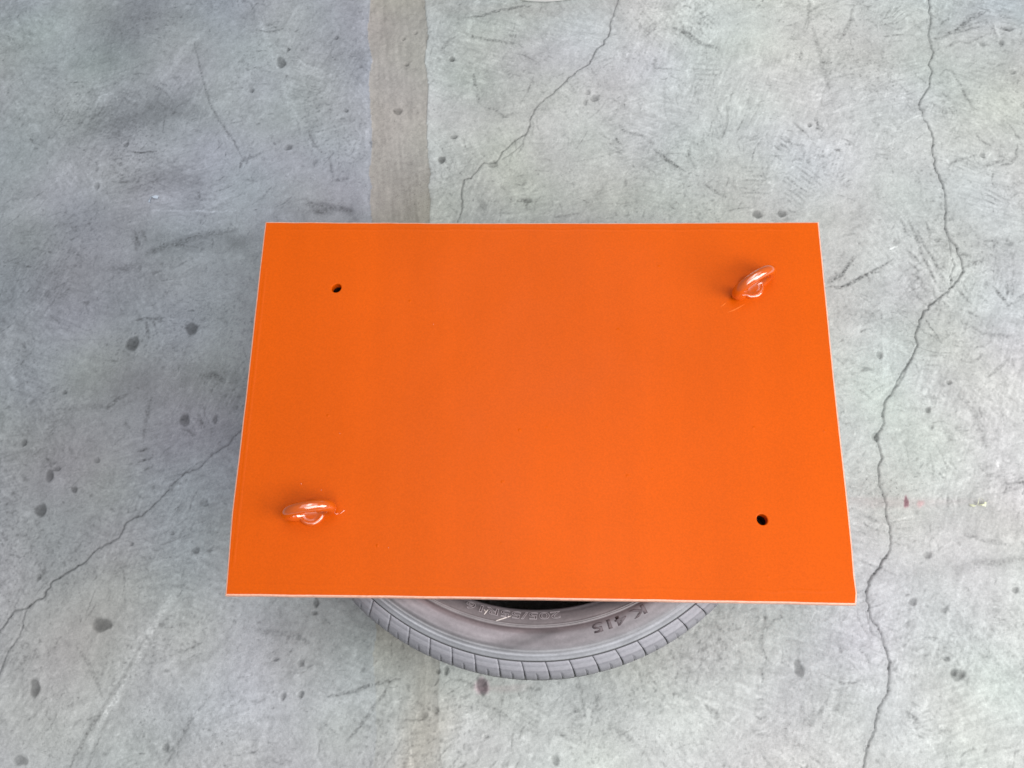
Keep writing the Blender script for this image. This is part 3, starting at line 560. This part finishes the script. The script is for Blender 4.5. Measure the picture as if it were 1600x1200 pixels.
# raised lettering bent round the sidewall, tops outward
def text_mesh(s, size, extrude, off=0.0):
    cu = bpy.data.curves.new('t', 'FONT'); cu.body = s; cu.size = size; cu.extrude = extrude; cu.resolution_u = 4; cu.offset = off
    ob = bpy.data.objects.new('t', cu); C.objects.link(ob)
    dg = bpy.context.evaluated_depsgraph_get(); me = bpy.data.meshes.new_from_object(ob.evaluated_get(dg))
    bpy.data.objects.remove(ob); bpy.data.curves.remove(cu); return me
def bend(co, th0, r0, width, sy, lift):
    t = th0 - (co[:, 0] - width / 2) / r0; r = r0 + co[:, 1] * sy
    return np.stack([r * np.cos(t), r * np.sin(t), zside(r) + co[:, 2] + lift], 1)
def lettering(parent, s, size, th_mid, r0, arc, name, outline, label):
    me = text_mesh(s, size, .0, 0.0 if outline else .00045)
    co = np.array([v.co[:] for v in me.vertices]); w0 = co[:, 0].max() - co[:, 0].min(); co[:, 0] -= co[:, 0].min()
    k = arc / w0; co[:, 0] *= k
    bm = bmesh.new(); bm.from_mesh(me); bmesh.ops.remove_doubles(bm, verts=bm.verts, dist=1e-6)
    bmesh.ops.subdivide_edges(bm, edges=[e for e in bm.edges if e.calc_length() > size * .3], cuts=2)
    co = np.array([v.co[:] for v in bm.verts]); co[:, 0] = (co[:, 0] - co[:, 0].min()) * k
    for v, p in zip(bm.verts, co): v.co = p
    edges = [(np.array(e.verts[0].co[:]), np.array(e.verts[1].co[:])) for e in bm.edges if len(e.link_faces) == 1]
    bc = bend(np.array([v.co[:] for v in bm.verts]), th_mid, r0, arc, 1.0, .0004)
    # lift the face into a low slab
    ret = bmesh.ops.extrude_face_region(bm, geom=list(bm.faces))
    topv = {g for g in ret['geom'] if isinstance(g, bmesh.types.BMVert)}
    for v in bm.verts:
        p = bend(np.array([v.co[:]]), th_mid, r0, arc, 1.0, .0005 if v in topv else -.0008)[0]; v.co = p
    bmesh.ops.recalc_face_normals(bm, faces=bm.faces)
    m2 = bpy.data.meshes.new(name); bm.to_mesh(m2); bm.free()
    o = link(name, m2, parent, M_LETTER); o['label'] = label
    if outline:
        V, Fq = [], []
        hw, hh = .00038, .0011
        for a, b in edges:
            d = (b - a)[:2]; L = np.hypot(*d)
            if L < 1e-7: continue
            d = d / L; nrm = np.array([-d[1], d[0]]) * hw; a2 = a[:2] - d * hw * .7; b2 = b[:2] + d * hw * .7
            base = len(V)
            for z in (-.0006, hh):
                for q in (a2 + nrm, b2 + nrm, b2 - nrm, a2 - nrm): V.append((q[0], q[1], z))
            Fq += [(base + 4, base + 7, base + 6, base + 5), (base, base + 1, base + 5, base + 4), (base + 1, base + 2, base + 6, base + 5), (base + 2, base + 3, base + 7, base + 6), (base + 3, base, base + 4, base + 7)]
        V = np.array(V); B = bend(V, th_mid, r0, arc, 1.0, 0)
        bm = bmesh.new(); vs_ = [bm.verts.new(p) for p in B]
        for q in Fq: bm.faces.new([vs_[i] for i in q])
        bmesh.ops.recalc_face_normals(bm, faces=bm.faces)
        m3 = bpy.data.meshes.new('letter_outline'); bm.to_mesh(m3); bm.free(); link('letter_outline', m3, o, M_RIDGE)
    bpy.data.meshes.remove(me)
    return o

def make_tyre(loc, label, group, rot=0.0, scale_col=None):
    t = tag(empty('tyre', loc), label, 'tyre', group); t.rotation_euler.z = rot; t.scale = (TS * 1.030, TS * .988, TSZ)
    sm, bk = tyre_me, BLOCK
    if scale_col is not None:
        sm = tyre_me.copy(); bk = BLOCK.copy()
        for me in (sm, bk):
            n = len(me.vertices); c = np.empty(n * 4, np.float32); me.color_attributes['Col'].data.foreach_get('color', c)
            c = c.reshape(-1, 4); c[:, :3] = np.clip(c[:, :3] * scale_col, 0, .86); me.color_attributes['Col'].data.foreach_set('color', c.ravel())
    link('sidewall', sm, t)
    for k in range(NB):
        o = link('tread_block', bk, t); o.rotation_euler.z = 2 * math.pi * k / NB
    return t
TC = (-.0045, -.0318, 0)
tyre = make_tyre(TC, 'dusty purplish grey car tyre lying flat under the orange plate', None)
lettering(tyre, '205/55R16', .0122, math.radians(-95.8), .2366, .1110, 'size_lettering', True, 'raised outlined size lettering 205/55R16')
lettering(tyre, 'K 415', .0148, math.radians(-67.5), .2605, .0660, 'model_lettering', False, 'dark model lettering K 415')
def scrape(p, q, w, name='scrape_mark'):
    P = at([p[0], q[0]], [p[1], q[1]], .2)[:, :2] - np.array(TC[:2]); P = P / TS; d = P[1] - P[0]; L = np.hypot(*d); n = np.array([-d[1], d[0]]) / L * w / 2
    V = []; F = []; k = 6
    for i in range(k + 1):
        c = P[0] + d * i / k; ww = math.sqrt(max(.12, 1 - (2 * i / k - 1) ** 2))
        for s, h in ((-1, .0001), (0, .0007), (1, .0001)):
            e = c + n * s * ww; V.append((e[0], e[1], zside(np.hypot(*e)) + h))
    for i in range(k):
        for j in range(2): F.append((3 * i + j, 3 * i + j + 1, 3 * i + 4 + j, 3 * i + 3 + j))
    link(name, mesh(name, V, F), tyre, M_CHALK)
scrape((777, 975), (800, 966.5), .0016); scrape((759, 965), (765, 956), .0014); scrape((761, 960), (758.5, 956), .0010); scrape((687, 941), (694, 938), .0010)
# ------------------------------------------------------------------ orange plate
ZB, ZT = .2117, .224
plate = tag(empty('steel_plate', (0, 0, ZB)), 'bright orange painted steel plate with two lifting eyes lying on the tyre', 'plate')
OUT = [(414, 346), (700, 347.6), (1000, 347.6), (1280, 346), (1291.5, 462), (1304, 590), (1316, 700), (1327, 800), (1333, 860), (1336, 898), (1340, 928), (1338.5, 945.5),
       (1200, 942.5), (1000, 939.3), (850, 936.8), (700, 934.8), (540, 932.8), (351, 931), (361.5, 800), (372, 715), (386, 593), (405, 420)]
OUT = at([p[0] for p in OUT], [p[1] for p in OUT], ZT)[:, :2]
HOLES = [((-.2592, .1463), .0060, 1.06, .75), ((.2609, -.1463), .0063, 1.05, -.9)]
BV = .0021
def panel_mesh():
    th_ = ZT - ZB; co = []; ed = []
    def inset(P, d):
        n = len(P); o = []
        for i in range(n):
            a, b, c = P[i - 1], P[i], P[(i + 1) % n]; u = (b - a) / np.hypot(*(b - a)); v = (c - b) / np.hypot(*(c - b))
            n1 = np.array([-u[1], u[0]]); n2 = np.array([-v[1], v[0]]); m = n1 + n2; m = m / (m @ n1 + 1e-9) if True else m
            o.append(b + m * d)
        return np.array(o)
    ring = OUT[::-1]           # make counter-clockwise
    ar = np.sum(ring[:, 0] * np.roll(ring[:, 1], -1) - np.roll(ring[:, 0], -1) * ring[:, 1])
    if ar < 0: ring = ring[::-1]
    dr = []
    for i in range(len(ring)):                     # subdivide, with a hand-cut waver
        a, b = ring[i], ring[(i + 1) % len(ring)]; L = np.hypot(*(b - a)); k = max(int(L / .02), 1)
        nn = np.array([-(b - a)[1], (b - a)[0]]) / L
        for j in range(k): dr.append(a + (b - a) * j / k + (nn * random.gauss(0, .00012) if j else 0))
    ring = np.array(dr)
    loops = [(ring, -1)]
    for (c, r, st, an) in HOLES:
        t = np.linspace(0, 2 * math.pi, 40, endpoint=False); x = r * st * np.cos(t); y = r / st * np.sin(t)
        loops.append((np.stack([c[0] + x * math.cos(an) - y * math.sin(an), c[1] + x * math.sin(an) + y * math.cos(an)], 1), 1))
    V = []; F = []; MI = []; tops = []; bots = []
    for P, s in loops:
        b = BV if s < 0 else .0012
        inn_ = inset(P, b) if s < 0 else inset(P, -b); mid1 = inset(P, b * .3) if s < 0 else inset(P, -b * .3)
        rows = [(inn_, ZT - ZB), (mid1, ZT - ZB - b * .3), (P, ZT - ZB - b), (P, b), (inn_, 0)]
        st0 = len(V); n = len(P)
        for R_, z in rows: V += [(x, y, z) for x, y in R_]
        for i in range(4):
            for j in range(n):
                A = st0 + i * n + j; B_ = st0 + i * n + (j + 1) % n
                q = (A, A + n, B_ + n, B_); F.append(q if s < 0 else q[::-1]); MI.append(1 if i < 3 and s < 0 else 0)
        tops.append((st0, n)); bots.append((st0 + 4 * n, n))
    from mathutils.geometry import delaunay_2d_cdt
    for grp, flip in ((tops, False), (bots, True)):
        pts = []; src = []; faces = []
        for st0, n in grp:
            faces.append(list(range(len(pts), len(pts) + n))); pts += [Vector(V[st0 + i][:2]) for i in range(n)]; src += [st0 + i for i in range(n)]
        edges = [(f[i], f[(i + 1) % len(f)]) for f in faces for i in range(len(f))]
        ov, oe, of, vo, eo, fo = delaunay_2d_cdt(pts, edges, [], 0, 1e-7)
        m = [src[o[0]] if o else None for o in vo]
        for t in of:
            cpt = sum((Vector(ov[i]) for i in t), Vector((0, 0))) / len(t)
            def inside(P, c):
                n = len(P); w = False
                for i in range(n):
                    (x1, y1), (x2, y2) = P[i], P[(i + 1) % n]
                    if (y1 > c[1]) != (y2 > c[1]) and c[0] < (x2 - x1) * (c[1] - y1) / (y2 - y1) + x1: w = not w
                return w
            if not inside([pts[i][:] for i in faces[0]], cpt): continue
            if any(inside([pts[i][:] for i in f], cpt) for f in faces[1:]): continue
            tri = [m[i] for i in t]
            if any(i is None for i in tri): continue
            ar = (Vector(ov[t[1]]) - Vector(ov[t[0]])).cross(Vector(ov[t[2]]) - Vector(ov[t[0]]))
            if (ar < 0) != flip: tri = tri[::-1]
            F.append(tuple(tri)); MI.append(0)
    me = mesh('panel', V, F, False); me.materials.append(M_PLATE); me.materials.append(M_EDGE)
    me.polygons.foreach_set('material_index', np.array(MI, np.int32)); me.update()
    return me
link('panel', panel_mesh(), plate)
for (c, r, st_, an) in HOLES:                       # closed cup added under each hole, blocks the lit floor so it stays dark
    v = []; f = []; n = 28
    for R_, z in ((r * st_ + .0003, .0002), (r * st_ + .0003, -.020), (.0002, -.020), (.0002, -.023), (r + .004, -.023), (r + .004, .0002)):
        for j in range(n): v.append((R_ * math.cos(2 * math.pi * j / n), R_ * math.sin(2 * math.pi * j / n), z))
    for i in range(5):
        for j in range(n): f.append((i * n + j, i * n + (j + 1) % n, (i + 1) * n + (j + 1) % n, (i + 1) * n + j))
    o = link('added_hole_cup', mesh('added_hole_cup', v, f, False), plate, M_HOLE); o.location = (c[0], c[1], 0)

def lifting_eye(x, y, ang, lean):
    """forged eye: ring of round bar on a flared collar, thick with paint"""
    RX, RZ, rm = .0258, .0200, .0066; cz = .0150; nu, nv = 72, 20; v = []; f = []
    for i in range(nu):
        t = 2 * math.pi * i / nu; low_ = max(0, -math.sin(t)); rr = rm * (1 + .12 * low_ ** 2)
        c_ = Vector((RX * math.cos(t), 0, RZ * math.sin(t))); nn = Vector((math.cos(t) / RX, 0, math.sin(t) / RZ)).normalized()
        for j in range(nv):
            p = 2 * math.pi * j / nv; q = c_ + nn * rr * math.cos(p)
            v.append((q.x, rr * 1.04 * math.sin(p), cz + q.z))
    for i in range(nu):
        for j in range(nv):
            a = i * nv + j; b = i * nv + (j + 1) % nv; c = ((i + 1) % nu) * nv + (j + 1) % nv; d = ((i + 1) % nu) * nv + j
            f.append((a, d, c, b))
    o = link('lifting_eye', mesh('lifting_eye', v, f), plate, M_EYE)
    o.location = (x, y, ZT - ZB); o.rotation_euler = (lean, 0, ang)
    prof = [(.0001, .0001), (.0162, -.0010), (.0160, .0010), (.0154, .0026), (.0146, .0034), (.0130, .0038), (.0110, .0036), (.0090, .0032), (.0070, .0030), (.0001, .0030)]
    n = 40; v = []; f = []
    for r, z in prof:
        for j in range(n): v.append((r * math.cos(2 * math.pi * j / n), r * math.sin(2 * math.pi * j / n), z))
    for i in range(len(prof) - 1):
        for j in range(n): f.append((i * n + j, i * n + (j + 1) % n, (i + 1) * n + (j + 1) % n, (i + 1) * n + j))
    link('collar', mesh('collar', v, f), o, M_EYE)
    return o
E1 = at(1174, 449, ZT); E2 = at(487, 801.5, ZT)
lifting_eye(E1[0], E1[1], math.radians(33), 0)
lifting_eye(E2[0], E2[1], math.radians(10), 0)

def paint_run(P, w, h, m_=None):
    """a bead of paint on the plate, points are photo pixels on its top"""
    Q = at([p[0] for p in P], [p[1] for p in P], ZT)[:, :2]; V = []; F = []; n = len(Q); m = 7
    for i in range(n):
        d = Q[min(i + 1, n - 1)] - Q[max(i - 1, 0)]; d = d / np.hypot(*d); nn = np.array([-d[1], d[0]])
        ww = w / 2 * (1 if 0 < i < n - 1 else .25)
        for j in range(m):
            a = math.pi * j / (m - 1); e = Q[i] + nn * ww * math.cos(a); V.append((e[0], e[1], ZT - ZB - .0001 + h * math.sin(a) * (1 if 0 < i < n - 1 else .3)))
    for i in range(n - 1):
        for j in range(m - 1): F.append((i * m + j, i * m + j + 1, (i + 1) * m + j + 1, (i + 1) * m + j))
    link('paint_run', mesh('paint_run', V, F), plate, m_ or M_EYE)
for P in ([(372 + 24 * i, 912 + (i % 3) * .8 + i * .28 + (2 if i % 5 == 0 else 0)) for i in range(40)], [(424 + 24 * i, 358 + (i % 4) * .6) for i in range(35)], [(415 - 1.25 * i * 1.05, 420 + 12 * i) for i in range(40)]):
    Q = at([p[0] for p in P], [p[1] for p in P], ZT)[:, :2]; V = []; F = []
    for i, c in enumerate(Q):
        d = Q[min(i + 1, len(Q) - 1)] - Q[max(i - 1, 0)]; d = d / np.hypot(*d); nn = np.array([-d[1], d[0]]); e = .15 if i in (0, len(Q) - 1) else random.uniform(.5, 1)
        for k_, h_ in ((-1, -.0001), (-.35, .00022), (.35, .00022), (1, -.0001)): V.append((c[0] + nn[0] * .0030 * k_, c[1] + nn[1] * .0030 * k_, ZT - ZB + (h_ if h_ < 0 else h_ * e)))
    for i in range(len(Q) - 1):
        for j in range(3): F.append((i * 4 + j, i * 4 + j + 1, i * 4 + 5 + j, i * 4 + 4 + j))
    link('paint_ridge', mesh('paint_ridge', V, [f_[::-1] for f_ in F]), plate, M_PLATE)
paint_run([(516, 804), (519, 801), (523, 801.5), (526, 803.5), (529, 802)], .0020, .0009)
paint_run([(528, 800), (531, 803), (534, 801), (537, 798), (539, 797)], .0016, .0008)
paint_run([(1126, 479), (1130, 476.5), (1135, 472.5)], .0016, .0004, M_RUN)
paint_run([(1137, 488), (1145, 485), (1153, 481), (1164, 475)], .0018, .0004, M_RUN)
for (x, y, r) in [(470.5, 756, .0013), (502, 766, .0008), (531, 677, .0008), (607, 856, .001), (677, 507, .0007)]:
    paint_run([(x - .8, y), (x, y), (x + .8, y)], r * 2, r * .7)

# ------------------------------------------------------------------ scraps on the floor
def scrap(px, py, pts, faces, mat, label, group):
    c = at(px, py)[:2]; V = [(x / PXM, -y / PXM, z / PXM + .0006) for x, y, z in pts]
    n = len(V); V2 = V + [(x, y, z + .0005) for x, y, z in V]
    F = [f[::-1] for f in faces] + [tuple(i + n for i in f) for f in faces]
    cnt = {}
    for f_ in faces:
        for i in range(len(f_)):
            e = (f_[i], f_[(i + 1) % len(f_)]); cnt[e] = 1
    for (a, b) in list(cnt):
        if (b, a) not in cnt: F.append((a, b, b + n, a + n))
    o = link('plastic_scrap', mesh('plastic_scrap', V2, F, False), None, mat); o.location = (c[0], c[1], 0)
    return tag(o, label, 'scrap', group)
M_SCR1 = mat_plain('pale_yellow_film', (.78, .80, .55), .35, .05, .5)
M_SCR2 = mat_plain('bluish_clear_film', (.50, .56, .64), .25, .05, .6)
scrap(1528, 787, [(-14, 2, 1), (-9, 6, 4), (-6, 4, 5), (-9, 2, 3), (-3, 3, 3), (2, 4, 6), (9, 5, 3), (10, -1, 5), (6, -1, 7), (3, -8, 5), (1, -8, 5), (-1, 0, 3), (4, -6, 6), (7, 1, 7)],
      [(0, 1, 2, 3), (1, 4, 2), (4, 5, 6, 13), (13, 6, 7, 8), (4, 13, 11), (11, 13, 4), (8, 12, 9), (11, 4, 10), (12, 8, 13)][:4] + [(11, 4, 10), (8, 12, 9)], M_SCR1, 'tiny pale yellow crumpled film scrap on the floor right of the plate', None)
scrap(240, 312, [(-8, 6, 1), (-3, 7, 3), (-4, 3, 3), (-7, 4, 2), (-2, -3, 4), (-4, -4, 2), (3, -6, 3), (9, -6, 2), (8, 0, 2), (2, 0, 4)],
      [(0, 1, 2, 3), (3, 2, 4, 5), (5, 4, 9, 6), (6, 9, 8, 7)], M_SCR2, 'tiny bluish clear film scrap on the darker slab upper left', None)

# ------------------------------------------------------------------ white bucket standing just past the far edge of the view
def lathe(prof, n=96):
    v = []; f = []
    for r, z in prof:
        for j in range(n): v.append((r * math.cos(2 * math.pi * j / n), r * math.sin(2 * math.pi * j / n), z))
    for i in range(len(prof) - 1):
        for j in range(n): f.append((i * n + j, i * n + (j + 1) % n, (i + 1) * n + (j + 1) % n, (i + 1) * n + j))
    return v, f
M_WHITE = mat_plain('white_plastic', (.82, .82, .80), .35, .03, .5)
M_WIRE = mat_plain('bail_wire', (.45, .45, .46), .35, .05, .5)
BR = .20
bucket = tag(empty('bucket', (.0029, .7783 + BR, 0)), 'white round bucket, only the curved foot of it showing at the top edge', 'bucket')
v, f = lathe([(.0005, .004), (BR - .012, .004), (BR - .010, .0), (BR - .003, .0), (BR, .004), (BR, .010), (BR - .004, .016), (BR + .018, .26), (BR + .024, .262), (BR + .024, .272), (BR + .020, .276), (BR + .020, .300), (BR + .026, .304), (BR + .026, .312), (BR + .016, .312), (BR + .012, .262), (BR - .010, .020), (.0005, .012)])
link('body', mesh('body', v, f), bucket, M_WHITE)
v, f = lathe([(.0005, .314), (BR + .005, .314), (BR + .010, .320), (BR + .030, .320), (BR + .032, .300), (BR + .0285, .300), (BR + .0275, .3130), (.0005, .3125)])
link('lid', mesh('lid', v, f), bucket, M_WHITE)
V = []; F = []; n = 40; m = 8
for i in range(n):
    t = math.pi * i / (n - 1); R_ = BR + .036; c0 = Vector((R_ * math.cos(t), R_ * .92 * math.sin(t), .285 - .06 * math.sin(t)))
    for j in range(m):
        a = 2 * math.pi * j / m; V.append(c0 + Vector((math.cos(t) * math.cos(a), math.sin(t) * math.cos(a), math.sin(a))) * .0022)
for i in range(n - 1):
    for j in range(m): F.append((i * m + j, i * m + (j + 1) % m, (i + 1) * m + (j + 1) % m, (i + 1) * m + j))
link('bail_handle', mesh('bail_handle', V, F), bucket, M_WIRE)
